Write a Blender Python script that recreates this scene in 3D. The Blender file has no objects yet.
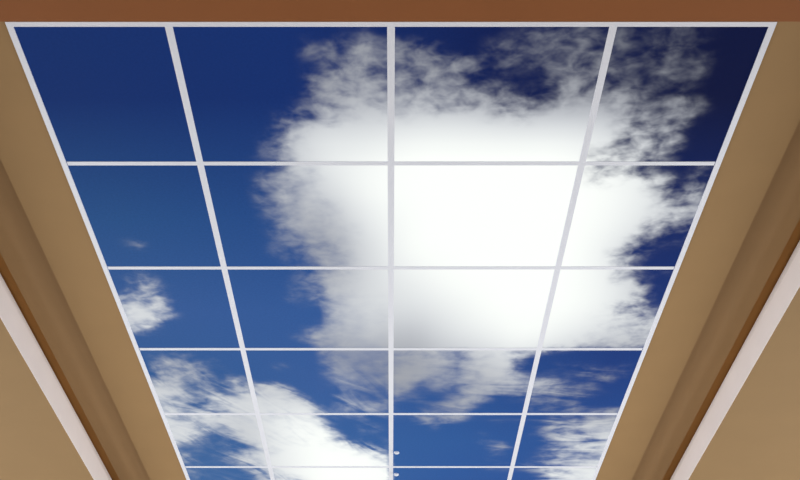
import bpy, bmesh, math
from mathutils import Vector

S = bpy.context.scene
COL = S.collection

# ------------------------------------------------------------------ camera
CAM_Z = 1.5
PITCH = math.radians(34.65)
cam_d = bpy.data.cameras.new('camera')
cam = bpy.data.objects.new('camera', cam_d)
COL.objects.link(cam)
cam.location = (0, 0, CAM_Z)
cam.rotation_euler = (math.pi / 2 + PITCH, 0, 0)
cam_d.sensor_fit = 'HORIZONTAL'
cam_d.sensor_width = 36
cam_d.lens = 1092 / 800 * 36
cam_d.shift_x = 9 / 800
cam_d.clip_start = 0.02
S.camera = cam

# ------------------------------------------------------------------ world, lamps, exposure
S.view_settings.view_transform = 'Standard'
S.view_settings.look = 'None'
S.view_settings.exposure = 0
S.view_settings.gamma = 1
S.view_settings.use_curve_mapping = False

w = bpy.data.worlds.new('world')
S.world = w
w.use_nodes = True
w.node_tree.nodes['Background'].inputs[0].default_value = (1, .93, .85, 1)
w.node_tree.nodes['Background'].inputs[1].default_value = 0.05


def lamp(name, loc, power, colour, radius):
    d = bpy.data.lights.new(name, 'POINT')
    d.energy = power
    d.color = colour
    d.shadow_soft_size = radius
    o = bpy.data.objects.new(name, d)
    COL.objects.link(o)
    o.location = loc
    return o


WARM = (1.0, .985, .97)
for lx, ly, p in ((-2.6, 6.4, 72), (2.6, 6.4, 72), (0, 3.9, 72)):
    lamp('fill_lamp', (lx, ly, 0.75), p, WARM, 0.3)  # unseen fill lamps, added to brighten the ceiling


def area_fill(name, x, y, z, wide, high, power):
    d = bpy.data.lights.new(name, 'AREA')
    d.shape = 'RECTANGLE'
    d.size, d.size_y = wide, high
    d.energy = power
    d.color = (.95, .97, 1.0)
    o = bpy.data.objects.new(name, d)
    COL.objects.link(o)
    o.location = (x, y, z)
    o.rotation_euler = (math.pi / 2, 0, math.pi / 2 if x > 0 else -math.pi / 2)
    return o


# unseen area lights added at both side walls to brighten the fascias
FILL_RECT = (4.3, 4.4, 1.95, 1.6)       # centre y, length, centre z, height
area_fill('side_fill', -4.17, FILL_RECT[0], FILL_RECT[2], FILL_RECT[1], FILL_RECT[3], 115)
area_fill('side_fill', 4.17, FILL_RECT[0], FILL_RECT[2], FILL_RECT[1], FILL_RECT[3], 115)

# ------------------------------------------------------------------ dimensions (metres)
PZ = CAM_Z + 2.149          # face of the sky panels' grid
Y0 = 2.087                  # centre of the near edge trim
T = 0.6                     # tile module
ROWS = 6
Y1 = Y0 + T * ROWS
HW = 1.028                  # centre of the side edge trim
BW = 0.021                  # bar width
RZ = PZ + 0.03              # recessed outer band
FX = 1.4074                  # inner face of the fascia boards
LZ = CAM_Z + 2.0078          # lower ceiling
YB = 1.9416                  # far edge of the near soffit
YF = Y1 + 0.39              # far fascia
RX, RY0, RY1 = 4.2, -1.6, 8.4


# ------------------------------------------------------------------ helpers
def box(bm, x0, x1, y0, y1, z0, z1):
    r = bmesh.ops.create_cube(bm, size=1)
    for v in r['verts']:
        v.co = Vector((x0 + (v.co.x + .5) * (x1 - x0), y0 + (v.co.y + .5) * (y1 - y0), z0 + (v.co.z + .5) * (z1 - z0)))
    return r['verts']


def ring(bm, ix0, ix1, iy0, iy1, ox0, ox1, oy0, oy1, z0, z1):
    """Flat rectangular frame, one welded solid."""
    def loop(x0, x1, y0, y1, z):
        return [bm.verts.new(p) for p in ((x0, y0, z), (x1, y0, z), (x1, y1, z), (x0, y1, z))]
    ib, ob = loop(ix0, ix1, iy0, iy1, z0), loop(ox0, ox1, oy0, oy1, z0)
    it, ot = loop(ix0, ix1, iy0, iy1, z1), loop(ox0, ox1, oy0, oy1, z1)
    for k in range(4):
        j = (k + 1) % 4
        bm.faces.new((ib[k], ib[j], ob[j], ob[k]))
        bm.faces.new((it[j], it[k], ot[k], ot[j]))
        bm.faces.new((ib[j], ib[k], it[k], it[j]))
        bm.faces.new((ob[k], ob[j], ot[j], ot[k]))
    bmesh.ops.recalc_face_normals(bm, faces=bm.faces)


def obj(name, bm, mat, parent=None, bevel=0):
    if bevel:
        bmesh.ops.bevel(bm, geom=list(bm.edges), offset=bevel, segments=2, affect='EDGES', profile=.5)
    me = bpy.data.meshes.new(name)
    bm.to_mesh(me)
    bm.free()
    me.materials.append(mat)
    o = bpy.data.objects.new(name, me)
    COL.objects.link(o)
    o.parent = parent
    return o


def struct(name, bm, mat, label=None, bevel=0):
    o = obj(name, bm, mat, None, bevel)
    o['kind'] = 'structure'
    if label:
        o['label'] = label
        o['category'] = 'ceiling' if 'ceiling' in label else 'room shell'
    return o


# ------------------------------------------------------------------ materials
def paint(name, rgb, rough=.75, mottle=.05, scale=6, bump=.02):
    m = bpy.data.materials.new(name)
    m.use_nodes = True
    nt = m.node_tree
    b = nt.nodes['Principled BSDF']
    b.inputs['Roughness'].default_value = rough
    b.inputs['Specular IOR Level'].default_value = .25
    tc = nt.nodes.new('ShaderNodeTexCoord')
    n = nt.nodes.new('ShaderNodeTexNoise')
    n.inputs['Scale'].default_value = scale
    n.inputs['Detail'].default_value = 4
    nt.links.new(tc.outputs['Object'], n.inputs['Vector'])
    mix = nt.nodes.new('ShaderNodeMix')
    mix.data_type = 'RGBA'
    mix.inputs[6].default_value = tuple(c * (1 - mottle) for c in rgb) + (1,)
    mix.inputs[7].default_value = tuple(min(1, c * (1 + mottle)) for c in rgb) + (1,)
    nt.links.new(n.outputs['Fac'], mix.inputs[0])
    nt.links.new(mix.outputs[2], b.inputs['Base Color'])
    fine = nt.nodes.new('ShaderNodeTexNoise')
    fine.inputs['Scale'].default_value = 160
    nt.links.new(tc.outputs['Object'], fine.inputs['Vector'])
    bp = nt.nodes.new('ShaderNodeBump')
    bp.inputs['Strength'].default_value = bump
    bp.inputs['Distance'].default_value = .003
    nt.links.new(fine.outputs['Fac'], bp.inputs['Height'])
    nt.links.new(bp.outputs['Normal'], b.inputs['Normal'])
    return m


M_BEIGE = paint('beige_ceiling_paint', (.295, .190, .088))
M_BORDER = paint('sand_border_paint', (.335, .210, .093))
M_RECESS = paint('tan_recess_paint', (.315, .192, .086))
M_GROOVE = paint('groove_bounce_paint', (.42, .20, .055))  # shade and interreflection of the beige corner, put into the colour
M_SOFFIT_SHADE = paint('shaded_soffit_paint', (.285, .100, .028))  # browner than the ceiling to paint in the weaker light near the camera
M_FASCIA = paint('pale_fascia_paint', (.90, .84, .83))
M_WALL = paint('cream_wall_paint', (.60, .57, .52))
M_FLOOR = paint('grey_brown_floor', (.20, .17, .14), rough=.5, mottle=.2, scale=3)
M_BAR = paint('white_enamel', (.80, .85, .95), rough=.4, mottle=.02)


# the sky picture on the panels ------------------------------------------------
# how thick the cloud is, one digit per 5 cm, ten lines to a row of panels (near row first)
CLOUD = '''
000000000000000000110000000123332322421000
000000000000000034354443003434443423431000
000000000000000023464545452323444332323000
000000000000000035554556532111344421432000
000000000000000056675666655412455543121000
000000000000000236776776667455678763366200
000000000000003456888888998878999975564000
000000000000014799999999999999999985564000
000000000000034899999999999999999873564000
000000000000144899999999999999999764542000
000000000000015789999999999999999745511022
000000000000356789999999999999999867865120
000000000000356789999999999999999999987245
000000000000356778999999999999999999998345
000000000000256778999999999999999999998644
000000000000156778899999999999999999996443
000000000000145678899999999999999999984322
001300000000133567899999999999999999962111
000000000000122567899999999999999999753100
000000000000011467899999999999999999852000
012100000000002367899999999999999999963111
014300000000013578899999999999999999978200
024410000000012478899999999999999999999510
444510000000021467888999999999999999998610
677600000000001157888999999999999999985522
788410000000000057788999999999999999887655
677100000000000167788999999999999999988766
331000000000003567788999999999999999888777
000000000000024677788999999999999998888776
000000000000002567778999999999999888777665
011110000000000455555666665788764410000000
023531200000000355555667765678841000000000
045642100002100255555778764678821011221120
055543110000000355445788765778742111143430
555432144000000245555876544667753431113300
676324256664100123343773444576664554332000
887434345777510012222542223676454544342100
634536778887740132213322024674022323331000
533234688887871124444101234530000333351000
654445788888885223443112455400000223443345
765567888888874112322114665311111113445665
877557788888887200111002443100111113455666
787435788888888300221000110000000014555777
886423578888888410110000000001000023554677
774212468888888620101000000002100013465346
321123357888888875211000000001340002455667
211113467889998887632000000000232002345677
321123568899999998864000000000120012354567
431124678999999999976000000001111022465456
221112478999999999987000000000012233456788
221111246899999999998000000000111123456788
221111245788999999998000000000000001356888
211111134677899999998000000000000001357888
211111134677899999998000000000000001357888
211111123567899999998100000000000001246888
211000122456789999997100000000000000236788
100000012345678999986110000000000000125678
100000011234567899865110000000000000014567
000000001123456788754100000000000000012456
000000000112345677643100000000000000001345
'''.split()
# how bright the cloud is printed and lit, one digit per 15 cm, three lines to a row of panels
GLOW = '''
33333343333222
44444455544432
55555889999874
55555799999986
55555589999986
55555479999975
66655578999985
77755677899987
77755565789876
55544444567654
66666644556644
77777754455544
77689875555566
77689998555577
66789999555577
66689999555688
66689999555688
66689999555688
'''.split()
# blue of the open sky, sRGB, one per panel
BLUE = [
    [(18, 46, 104), (17, 46, 108), (10, 28, 80), (5, 16, 58)],
    [(38, 78, 132), (34, 72, 134), (24, 54, 115), (14, 36, 94)],
    [(54, 90, 149), (49, 88, 150), (36, 70, 134), (22, 50, 114)],
    [(48, 90, 146), (55, 92, 153), (40, 80, 144), (30, 64, 130)],
    [(58, 98, 153), (53, 96, 156), (46, 90, 154), (40, 80, 146)],
    [(60, 102, 157), (56, 100, 160), (46, 88, 154), (42, 82, 150)],
]
for ln in CLOUD:
    assert len(ln) == 42, ln


def lin(v):
    v /= 255
    return v / 12.92 if v <= .04045 else ((v + .055) / 1.055) ** 2.4


def smp(rows, u, v, get):
    """bilinear sample; u, v in cells."""
    h, wd = len(rows), len(rows[0])
    u = min(max(u - .5, 0), wd - 1.001)
    v = min(max(v - .5, 0), h - 1.001)
    i, j = int(u), int(v)
    a, b = u - i, v - j
    p, q, r, s = get(rows[j][i]), get(rows[j][i + 1]), get(rows[j + 1][i]), get(rows[j + 1][i + 1])
    return (p * (1 - a) + q * a) * (1 - b) + (r * (1 - a) + s * a) * b


def cloud_at(x, y):
    return smp(CLOUD, (x + 1.05) / .05, (y - Y0) / .06, int) / 9


def glow_at(x, y):
    u, v = (x + 1.05) / .15, (y - Y0) / .2
    g = sum(smp(GLOW, u + a, v + b, int) for a in (-.35, 0, .35) for b in (-.35, 0, .35)) / 9
    return lin(95 + 18 * g)


def blue_at(x, y):
    u = (x + 1.2) / .6
    v = (y - Y0) / .6
    return tuple(smp(BLUE, u, v, lambda c, k=k: lin(c[k])) for k in range(3))


M_SKY = bpy.data.materials.new('backlit_sky_print')
M_SKY.use_nodes = True
nt = M_SKY.node_tree
L = nt.links.new
bs = nt.nodes['Principled BSDF']
bs.inputs['Base Color'].default_value = (.003, .003, .003, 1)
bs.inputs['Roughness'].default_value = .5
bs.inputs['Specular IOR Level'].default_value = .02


def node(kind, **kw):
    n = nt.nodes.new(kind)
    for k, v in kw.items():
        setattr(n, k, v)
    return n


def math_(op, a, b=None, c=None, clamp=False):
    n = node('ShaderNodeMath', operation=op, use_clamp=clamp)
    for k, v in enumerate((a, b, c)):
        if v is None:
            continue
        if isinstance(v, (int, float)):
            n.inputs[k].default_value = v
        else:
            L(v, n.inputs[k])
    return n.outputs[0]


def attr(name):
    return node('ShaderNodeAttribute', attribute_name=name)


uv = node('ShaderNodeUVMap', uv_map='sheet')
billow = node('ShaderNodeTexNoise', noise_dimensions='2D')
billow.inputs['Scale'].default_value = 9
billow.inputs['Detail'].default_value = 4
billow.inputs['Roughness'].default_value = .5
billow.inputs['Distortion'].default_value = .35
L(uv.outputs[0], billow.inputs['Vector'])
wisp_map = node('ShaderNodeMapping')
wisp_map.inputs['Scale'].default_value = (1, 1.25, 1)
wisp_map.inputs['Rotation'].default_value = (0, 0, .35)
L(uv.outputs[0], wisp_map.inputs['Vector'])
wisp = node('ShaderNodeTexNoise', noise_dimensions='2D')
wisp.inputs['Scale'].default_value = 19
wisp.inputs['Detail'].default_value = 2
wisp.inputs['Distortion'].default_value = .2
L(wisp_map.outputs[0], wisp.inputs['Vector'])
c = attr('cloud').outputs['Fac']
edge = math_('MULTIPLY', math_('MULTIPLY', math_('MULTIPLY', c, math_('SUBTRACT', 1.0, c)), 4.0), attr('ragged').outputs['Fac'])
n1 = math_('MULTIPLY', math_('SUBTRACT', billow.outputs['Fac'], .5), 1.05)
n2 = math_('MULTIPLY', math_('SUBTRACT', wisp.outputs['Fac'], .5), .75)


def streaks(angle, weight):
    rot = node('ShaderNodeVectorRotate', rotation_type='Z_AXIS')
    rot.inputs['Angle'].default_value = -angle
    L(uv.outputs[0], rot.inputs['Vector'])
    sc = node('ShaderNodeVectorMath', operation='MULTIPLY')
    sc.inputs[1].default_value = (3, 10, 1)
    L(rot.outputs[0], sc.inputs[0])
    nz = node('ShaderNodeTexNoise', noise_dimensions='2D')
    nz.inputs['Scale'].default_value = 1
    nz.inputs['Detail'].default_value = 4
    nz.inputs['Distortion'].default_value = 1.1
    L(sc.outputs[0], nz.inputs['Vector'])
    return math_('MULTIPLY', math_('SUBTRACT', nz.outputs['Fac'], .5), attr(weight).outputs['Fac'])


n3 = math_('MULTIPLY', math_('ADD', streaks(math.radians(52), 'streak_left'), streaks(math.radians(6), 'streak_right')), 1.25)
puff = math_('SUBTRACT', 1.0, math_('ADD', attr('streak_left').outputs['Fac'], attr('streak_right').outputs['Fac']))
puff = math_('MULTIPLY_ADD', puff, .45, .55)
n12 = math_('MULTIPLY', math_('ADD', n1, n2), puff)
dens = math_('ADD', c, math_('MULTIPLY', edge, math_('ADD', n12, n3)), clamp=True)
mr = node('ShaderNodeMapRange', interpolation_type='SMOOTHSTEP')
mr.inputs['From Min'].default_value = -.02
mr.inputs['From Max'].default_value = 1.0
L(dens, mr.inputs['Value'])
grain = node('ShaderNodeTexNoise', noise_dimensions='2D')
grain.inputs['Scale'].default_value = 120
grain.inputs['Detail'].default_value = 2
L(uv.outputs[0], grain.inputs['Vector'])
gr = math_('ADD', math_('MULTIPLY', math_('SUBTRACT', grain.outputs['Fac'], .5), .22), 1.0)
blue_n = node('ShaderNodeVectorMath', operation='SCALE')
L(attr('blue').outputs['Color'], blue_n.inputs[0])
L(gr, blue_n.inputs['Scale'])
mix = node('ShaderNodeMix', data_type='RGBA')
L(math_('POWER', mr.outputs[0], 1.25), mix.inputs[0])
L(blue_n.outputs[0], mix.inputs[6])
L(attr('white').outputs['Color'], mix.inputs[7])
L(mix.outputs[2], bs.inputs['Emission Color'])
bs.inputs['Emission Strength'].default_value = 1.0


def sky_panel(col, row, label):
    xs = [-HW, -T, 0, T, HW]
    g = .004
    x0 = xs[col] + g
    x1 = xs[col + 1] - g
    y0 = Y0 + T * row + g
    y1 = Y0 + T * (row + 1) - g
    z = PZ + .0018
    nx = 26 if col in (1, 2) else 20
    ny = 26
    cx, cy = (x0 + x1) / 2, (y0 + y1) / 2
    bm = bmesh.new()
    gridv = [[bm.verts.new((x0 + (x1 - x0) * i / nx - cx, y0 + (y1 - y0) * j / ny - cy, 0)) for i in range(nx + 1)] for j in range(ny + 1)]
    for j in range(ny):
        for i in range(nx):
            bm.faces.new((gridv[j][i], gridv[j + 1][i], gridv[j + 1][i + 1], gridv[j][i + 1]))
    ex = bmesh.ops.extrude_edge_only(bm, edges=[e for e in bm.edges if e.is_boundary])
    top = [e for e in ex['geom'] if isinstance(e, bmesh.types.BMVert)]
    for v in top:
        v.co.z += .006
    bmesh.ops.contextual_create(bm, geom=[e for e in bm.edges if e.is_boundary])
    bmesh.ops.recalc_face_normals(bm, faces=bm.faces)
    o = obj('sky_panel', bm, M_SKY)
    o.location = (cx, cy, z)
    me = o.data
    for nm_, kind_ in (('cloud', 'FLOAT'), ('ragged', 'FLOAT'), ('streak_left', 'FLOAT'), ('streak_right', 'FLOAT'),
                       ('blue', 'FLOAT_COLOR'), ('white', 'FLOAT_COLOR')):
        me.attributes.new(nm_, kind_, 'POINT')
    a, rg, sl, sr, b, wc = (me.attributes[n_] for n_ in ('cloud', 'ragged', 'streak_left', 'streak_right', 'blue', 'white'))
    for k, v in enumerate(me.vertices):
        x, y = v.co.x + cx, v.co.y + cy
        a.data[k].value = cloud_at(x, y)
        rg.data[k].value = (1 - .75 * math.exp(-((x + .12) / .22) ** 2 - ((y - Y0 - 1.75) / .55) ** 2)) * (1 - .5 * math.exp(-((x - .25) / .25) ** 2 - ((y - Y0 - 2.1) / .3) ** 2)) * (1 - .5 * math.exp(-((x + .25) / .25) ** 2 - ((y - Y0 - .85) / .35) ** 2))
        far = min(1, max(0, (y - Y0 - 1.7) / .4))
        right = min(1, max(0, (x + .1) / .2))
        sl.data[k].value = far * (1 - right)
        sr.data[k].value = far * right
        bl = blue_at(x, y)
        b.data[k].color = (*bl, 1)
        gl = glow_at(x, y)
        t = min(1, gl)
        wc.data[k].color = (gl * (.90 + .07 * t), gl * (.95 + .05 * t), gl * (1.13 - .16 * t), 1)
    u = me.uv_layers.new(name='sheet')
    for lp in me.loops:
        co = me.vertices[lp.vertex_index].co
        u.data[lp.index].uv = (co.x + cx, co.y + cy)
    o['label'] = label
    o['category'] = 'ceiling panel'
    o['kind'] = 'thing'
    o['group'] = 'backlit sky panels of the luminous ceiling'
    return o


# ------------------------------------------------------------------ room shell
bm = bmesh.new(); box(bm, -RX - .1, RX + .1, RY0 - .1, RY1 + .1, -.1, 0); struct('floor', bm, M_FLOOR)
for nm, b in (('wall_left', (-RX - .1, -RX, RY0, RY1)), ('wall_right', (RX, RX + .1, RY0, RY1)),
              ('wall_front', (-RX - .1, RX + .1, RY1, RY1 + .1)), ('wall_back', (-RX - .1, RX + .1, RY0 - .1, RY0))):
    bm = bmesh.new(); box(bm, *b, 0, 4.0); struct(nm, bm, M_WALL)

M_FRAME = paint('added_frame_paint', (.8, .8, .8))  # made-up windows, out of view, added around the side fill lights
for nm, sx in (('added_window_1', -1), ('added_window_2', 1)):
    bm = bmesh.new()
    y0, y1, z0, z1 = FILL_RECT[0] - FILL_RECT[1] / 2, FILL_RECT[0] + FILL_RECT[1] / 2, FILL_RECT[2] - FILL_RECT[3] / 2, FILL_RECT[2] + FILL_RECT[3] / 2
    xa, xb = sorted((sx * RX, sx * (RX - .05)))
    for b in ((y0 - .07, y0, z0 - .07, z1 + .07), (y1, y1 + .07, z0 - .07, z1 + .07),
              (y0, y1, z0 - .07, z0), (y0, y1, z1, z1 + .07)):
        box(bm, xa, xb, *b)
    struct(nm, bm, M_FRAME)

# lower ceiling on the two sides and at the far end
bm = bmesh.new()
FT = .001                    # fascia board thickness
xo = FX + FT
vs = [(-RX, YB), (-xo, YB), (-xo, YF + FT), (xo, YF + FT), (xo, YB), (RX, YB), (RX, RY1), (-RX, RY1)]
lo = [bm.verts.new((x, y, LZ)) for x, y in vs]
f = bm.faces.new(lo)
r = bmesh.ops.extrude_face_region(bm, geom=[f])
for v in r['geom']:
    if isinstance(v, bmesh.types.BMVert):
        v.co.z += .03
bmesh.ops.recalc_face_normals(bm, faces=bm.faces)
struct('ceiling', bm, M_BEIGE)

bm = bmesh.new(); box(bm, -RX, RX, RY0, YB, LZ, LZ + .3); struct('ceiling_soffit', bm, M_SOFFIT_SHADE)

# recessed band around the panels, its raised border, and the fascia boards
GAP = .012
bm = bmesh.new()
ring(bm, -1.15, 1.15, Y0 - .07, Y1 + .10, -FX + GAP, FX - GAP, YB - .01, YF - GAP, RZ, RZ + .026)
struct('ceiling_recess', bm, M_RECESS)
bm = bmesh.new()
ring(bm, -HW - .0088, HW + .0088, Y0 - .0088, Y1 + .0088, -1.222, 1.222, Y0 - .10, Y1 + .19, PZ + .0015, RZ)
struct('ceiling_border', bm, M_BORDER)
bm = bmesh.new()
ring(bm, -1.3, 1.3, Y0 - .02, YF - .1, -FX - .12, FX + .12, YB - .12, YF + .12, RZ + .026, RZ + .045)
struct('ceiling_groove', bm, M_GROOVE)
ROLL = .08                   # the fascia's rolled upper edge
prof = [(0, LZ - .0005)]
for k in range(13):
    ph = math.radians(90 * k / 12)
    prof.append((ROLL * (1 - math.cos(ph)), RZ + .015 - ROLL + ROLL * math.sin(ph)))
prof += [(ROLL, LZ + .031), (.001, LZ + .031), (.001, LZ - .0005)]
for nm, f_, e0, e1 in (('trim_1', lambda u, t: (-FX - u, t), YB, YF + FT), ('trim_2', lambda u, t: (FX + u, t), YB, YF + FT),
                       ('trim_3', lambda u, t: (t, YF + u), -FX, FX)):
    bm = bmesh.new()
    va = [bm.verts.new((*f_(u, e0), z)) for u, z in prof]
    vb = [bm.verts.new((*f_(u, e1), z)) for u, z in prof]
    bm.faces.new(va)
    bm.faces.new(vb[::-1])
    for k in range(len(prof)):
        q = (k + 1) % len(prof)
        bm.faces.new((va[k], va[q], vb[q], vb[k])).smooth = 1 <= k <= 11
    bmesh.ops.recalc_face_normals(bm, faces=bm.faces)
    struct(nm, bm, M_FASCIA)
bm = bmesh.new(); box(bm, -RX, RX, RY0, RY1, LZ + .301, LZ + .34); struct('roof', bm, M_WALL)

# ------------------------------------------------------------------ the white grid
root = bpy.data.objects.new('ceiling_grid', None)
COL.objects.link(root)
root.location = (0, Y0, PZ)
root['label'] = 'white metal grid of bars framing the backlit sky panels'
root['category'] = 'ceiling grid'
root['kind'] = 'thing'


def tee(name, x0, x1, y0, y1, web):
    """inverted T: flange plus upright web; web 'x' runs along x, 'y' along y."""
    bm = bmesh.new()
    box(bm, x0, x1, y0, y1, 0, .0015)
    if web == 'y':
        c = (x0 + x1) / 2
        box(bm, c - .001, c + .001, y0, y1, .0015, .032)
    else:
        c = (y0 + y1) / 2
        box(bm, x0, x1, c - .001, c + .001, .0015, .032)
    return obj(name, bm, M_BAR, root)


h = BW / 2
LEN = T * ROWS
for x in (-T, 0, T):
    tee('main_runner', x - h, x + h, h, LEN - h, 'y')
xs = [-HW, -T, 0, T, HW]
for k in range(1, ROWS):
    for c_ in range(4):
        tee('cross_tee', xs[c_] + h, xs[c_ + 1] - h, T * k - .0092, T * k + .0092, 'x')


def angle(name, pts):
    """mitred flat edge trim with an upstand on its outer side."""
    bm = bmesh.new()
    lo = [bm.verts.new((x, y, -.0015)) for x, y in pts]
    hi = [bm.verts.new((x, y, .0015)) for x, y in pts]
    bm.faces.new(lo); bm.faces.new(hi[::-1])
    for k in range(4):
        j = (k + 1) % 4
        bm.faces.new((lo[k], lo[j], hi[j], hi[k]))
    bmesh.ops.recalc_face_normals(bm, faces=bm.faces)
    return obj(name, bm, M_BAR, root)


h = .0088                   # the edge trim is a little narrower than the bars
a, b = HW - h, HW + h
angle('edge_trim', [(-b, -h), (b, -h), (a, h), (-a, h)])
angle('edge_trim', [(-b, LEN + h), (b, LEN + h), (a, LEN - h), (-a, LEN - h)])
angle('edge_trim', [(-b, -h), (-b, LEN + h), (-a, LEN - h), (-a, h)])
angle('edge_trim', [(b, -h), (b, LEN + h), (a, LEN - h), (a, h)])
for dy in (4.892 - Y0, 5.16 - Y0):
    bm = bmesh.new()
    bmesh.ops.create_uvsphere(bm, u_segments=16, v_segments=10, radius=.013)
    for v in bm.verts:
        v.co.z *= .6
        v.co += Vector((.027, dy, -.0085))
    o = obj('clip', bm, M_BAR, root)
    o['label'] = 'small round white clip beside the centre bar'

# ------------------------------------------------------------------ the panels
LABELS = [
    ['narrow plain dark blue sky panel in the near left corner of the grid',
     'sky panel in the nearest row, blue on its left with cloud rising at lower right',
     'nearest row sky panel with a navy gap between grey puffs above white cloud',
     'narrow corner panel of darkest navy sky with ragged cloud on its left'],
    ['narrow plain blue panel with one tiny white cloud speck near its far edge',
     'sky panel, left third blue and a ragged grey cloud edge turning white',
     'brightest panel, filled wholly with glowing white cloud',
     'narrow second row panel of white cloud with ragged blue edge on the right'],
    ['narrow blue panel with a small grey and white cloud tuft at its left edge',
     'third row sky panel, blue left half and grey lobed cloud on its right',
     'white cloud panel shading to grey at its far left corner',
     'narrow white cloud panel with a blue notch beside the right edge trim'],
    ['narrow blue panel streaked with broken wispy cloud on the left, fourth row',
     'blue panel with grey haze at right and a white cloud bank at far left',
     'panel of swirling white cloud wisps around small blue gaps, fourth row',
     'narrow blue panel with thin pinkish grey streaks, fourth row on the right'],
    ['narrow fifth row panel at left, white cloud sweeping round a blue pocket',
     'fifth row panel of thick white cloud with blue only at its right',
     'almost clear medium blue panel with one small pinkish wisp, fifth row',
     'narrow fifth row panel at right with white cloud along the edge trim'],
    ['narrow farthest panel at left, hazy blue turning white beside the bar',
     'farthest row panel filled with bright white cloud left of the centre bar',
     'farthest row panel of plain blue sky right of the centre bar',
     'narrow farthest panel at right with white cloud against the edge trim'],
]
for rrow in range(ROWS):
    for ccol in range(4):
        sky_panel(ccol, rrow, LABELS[rrow][ccol])
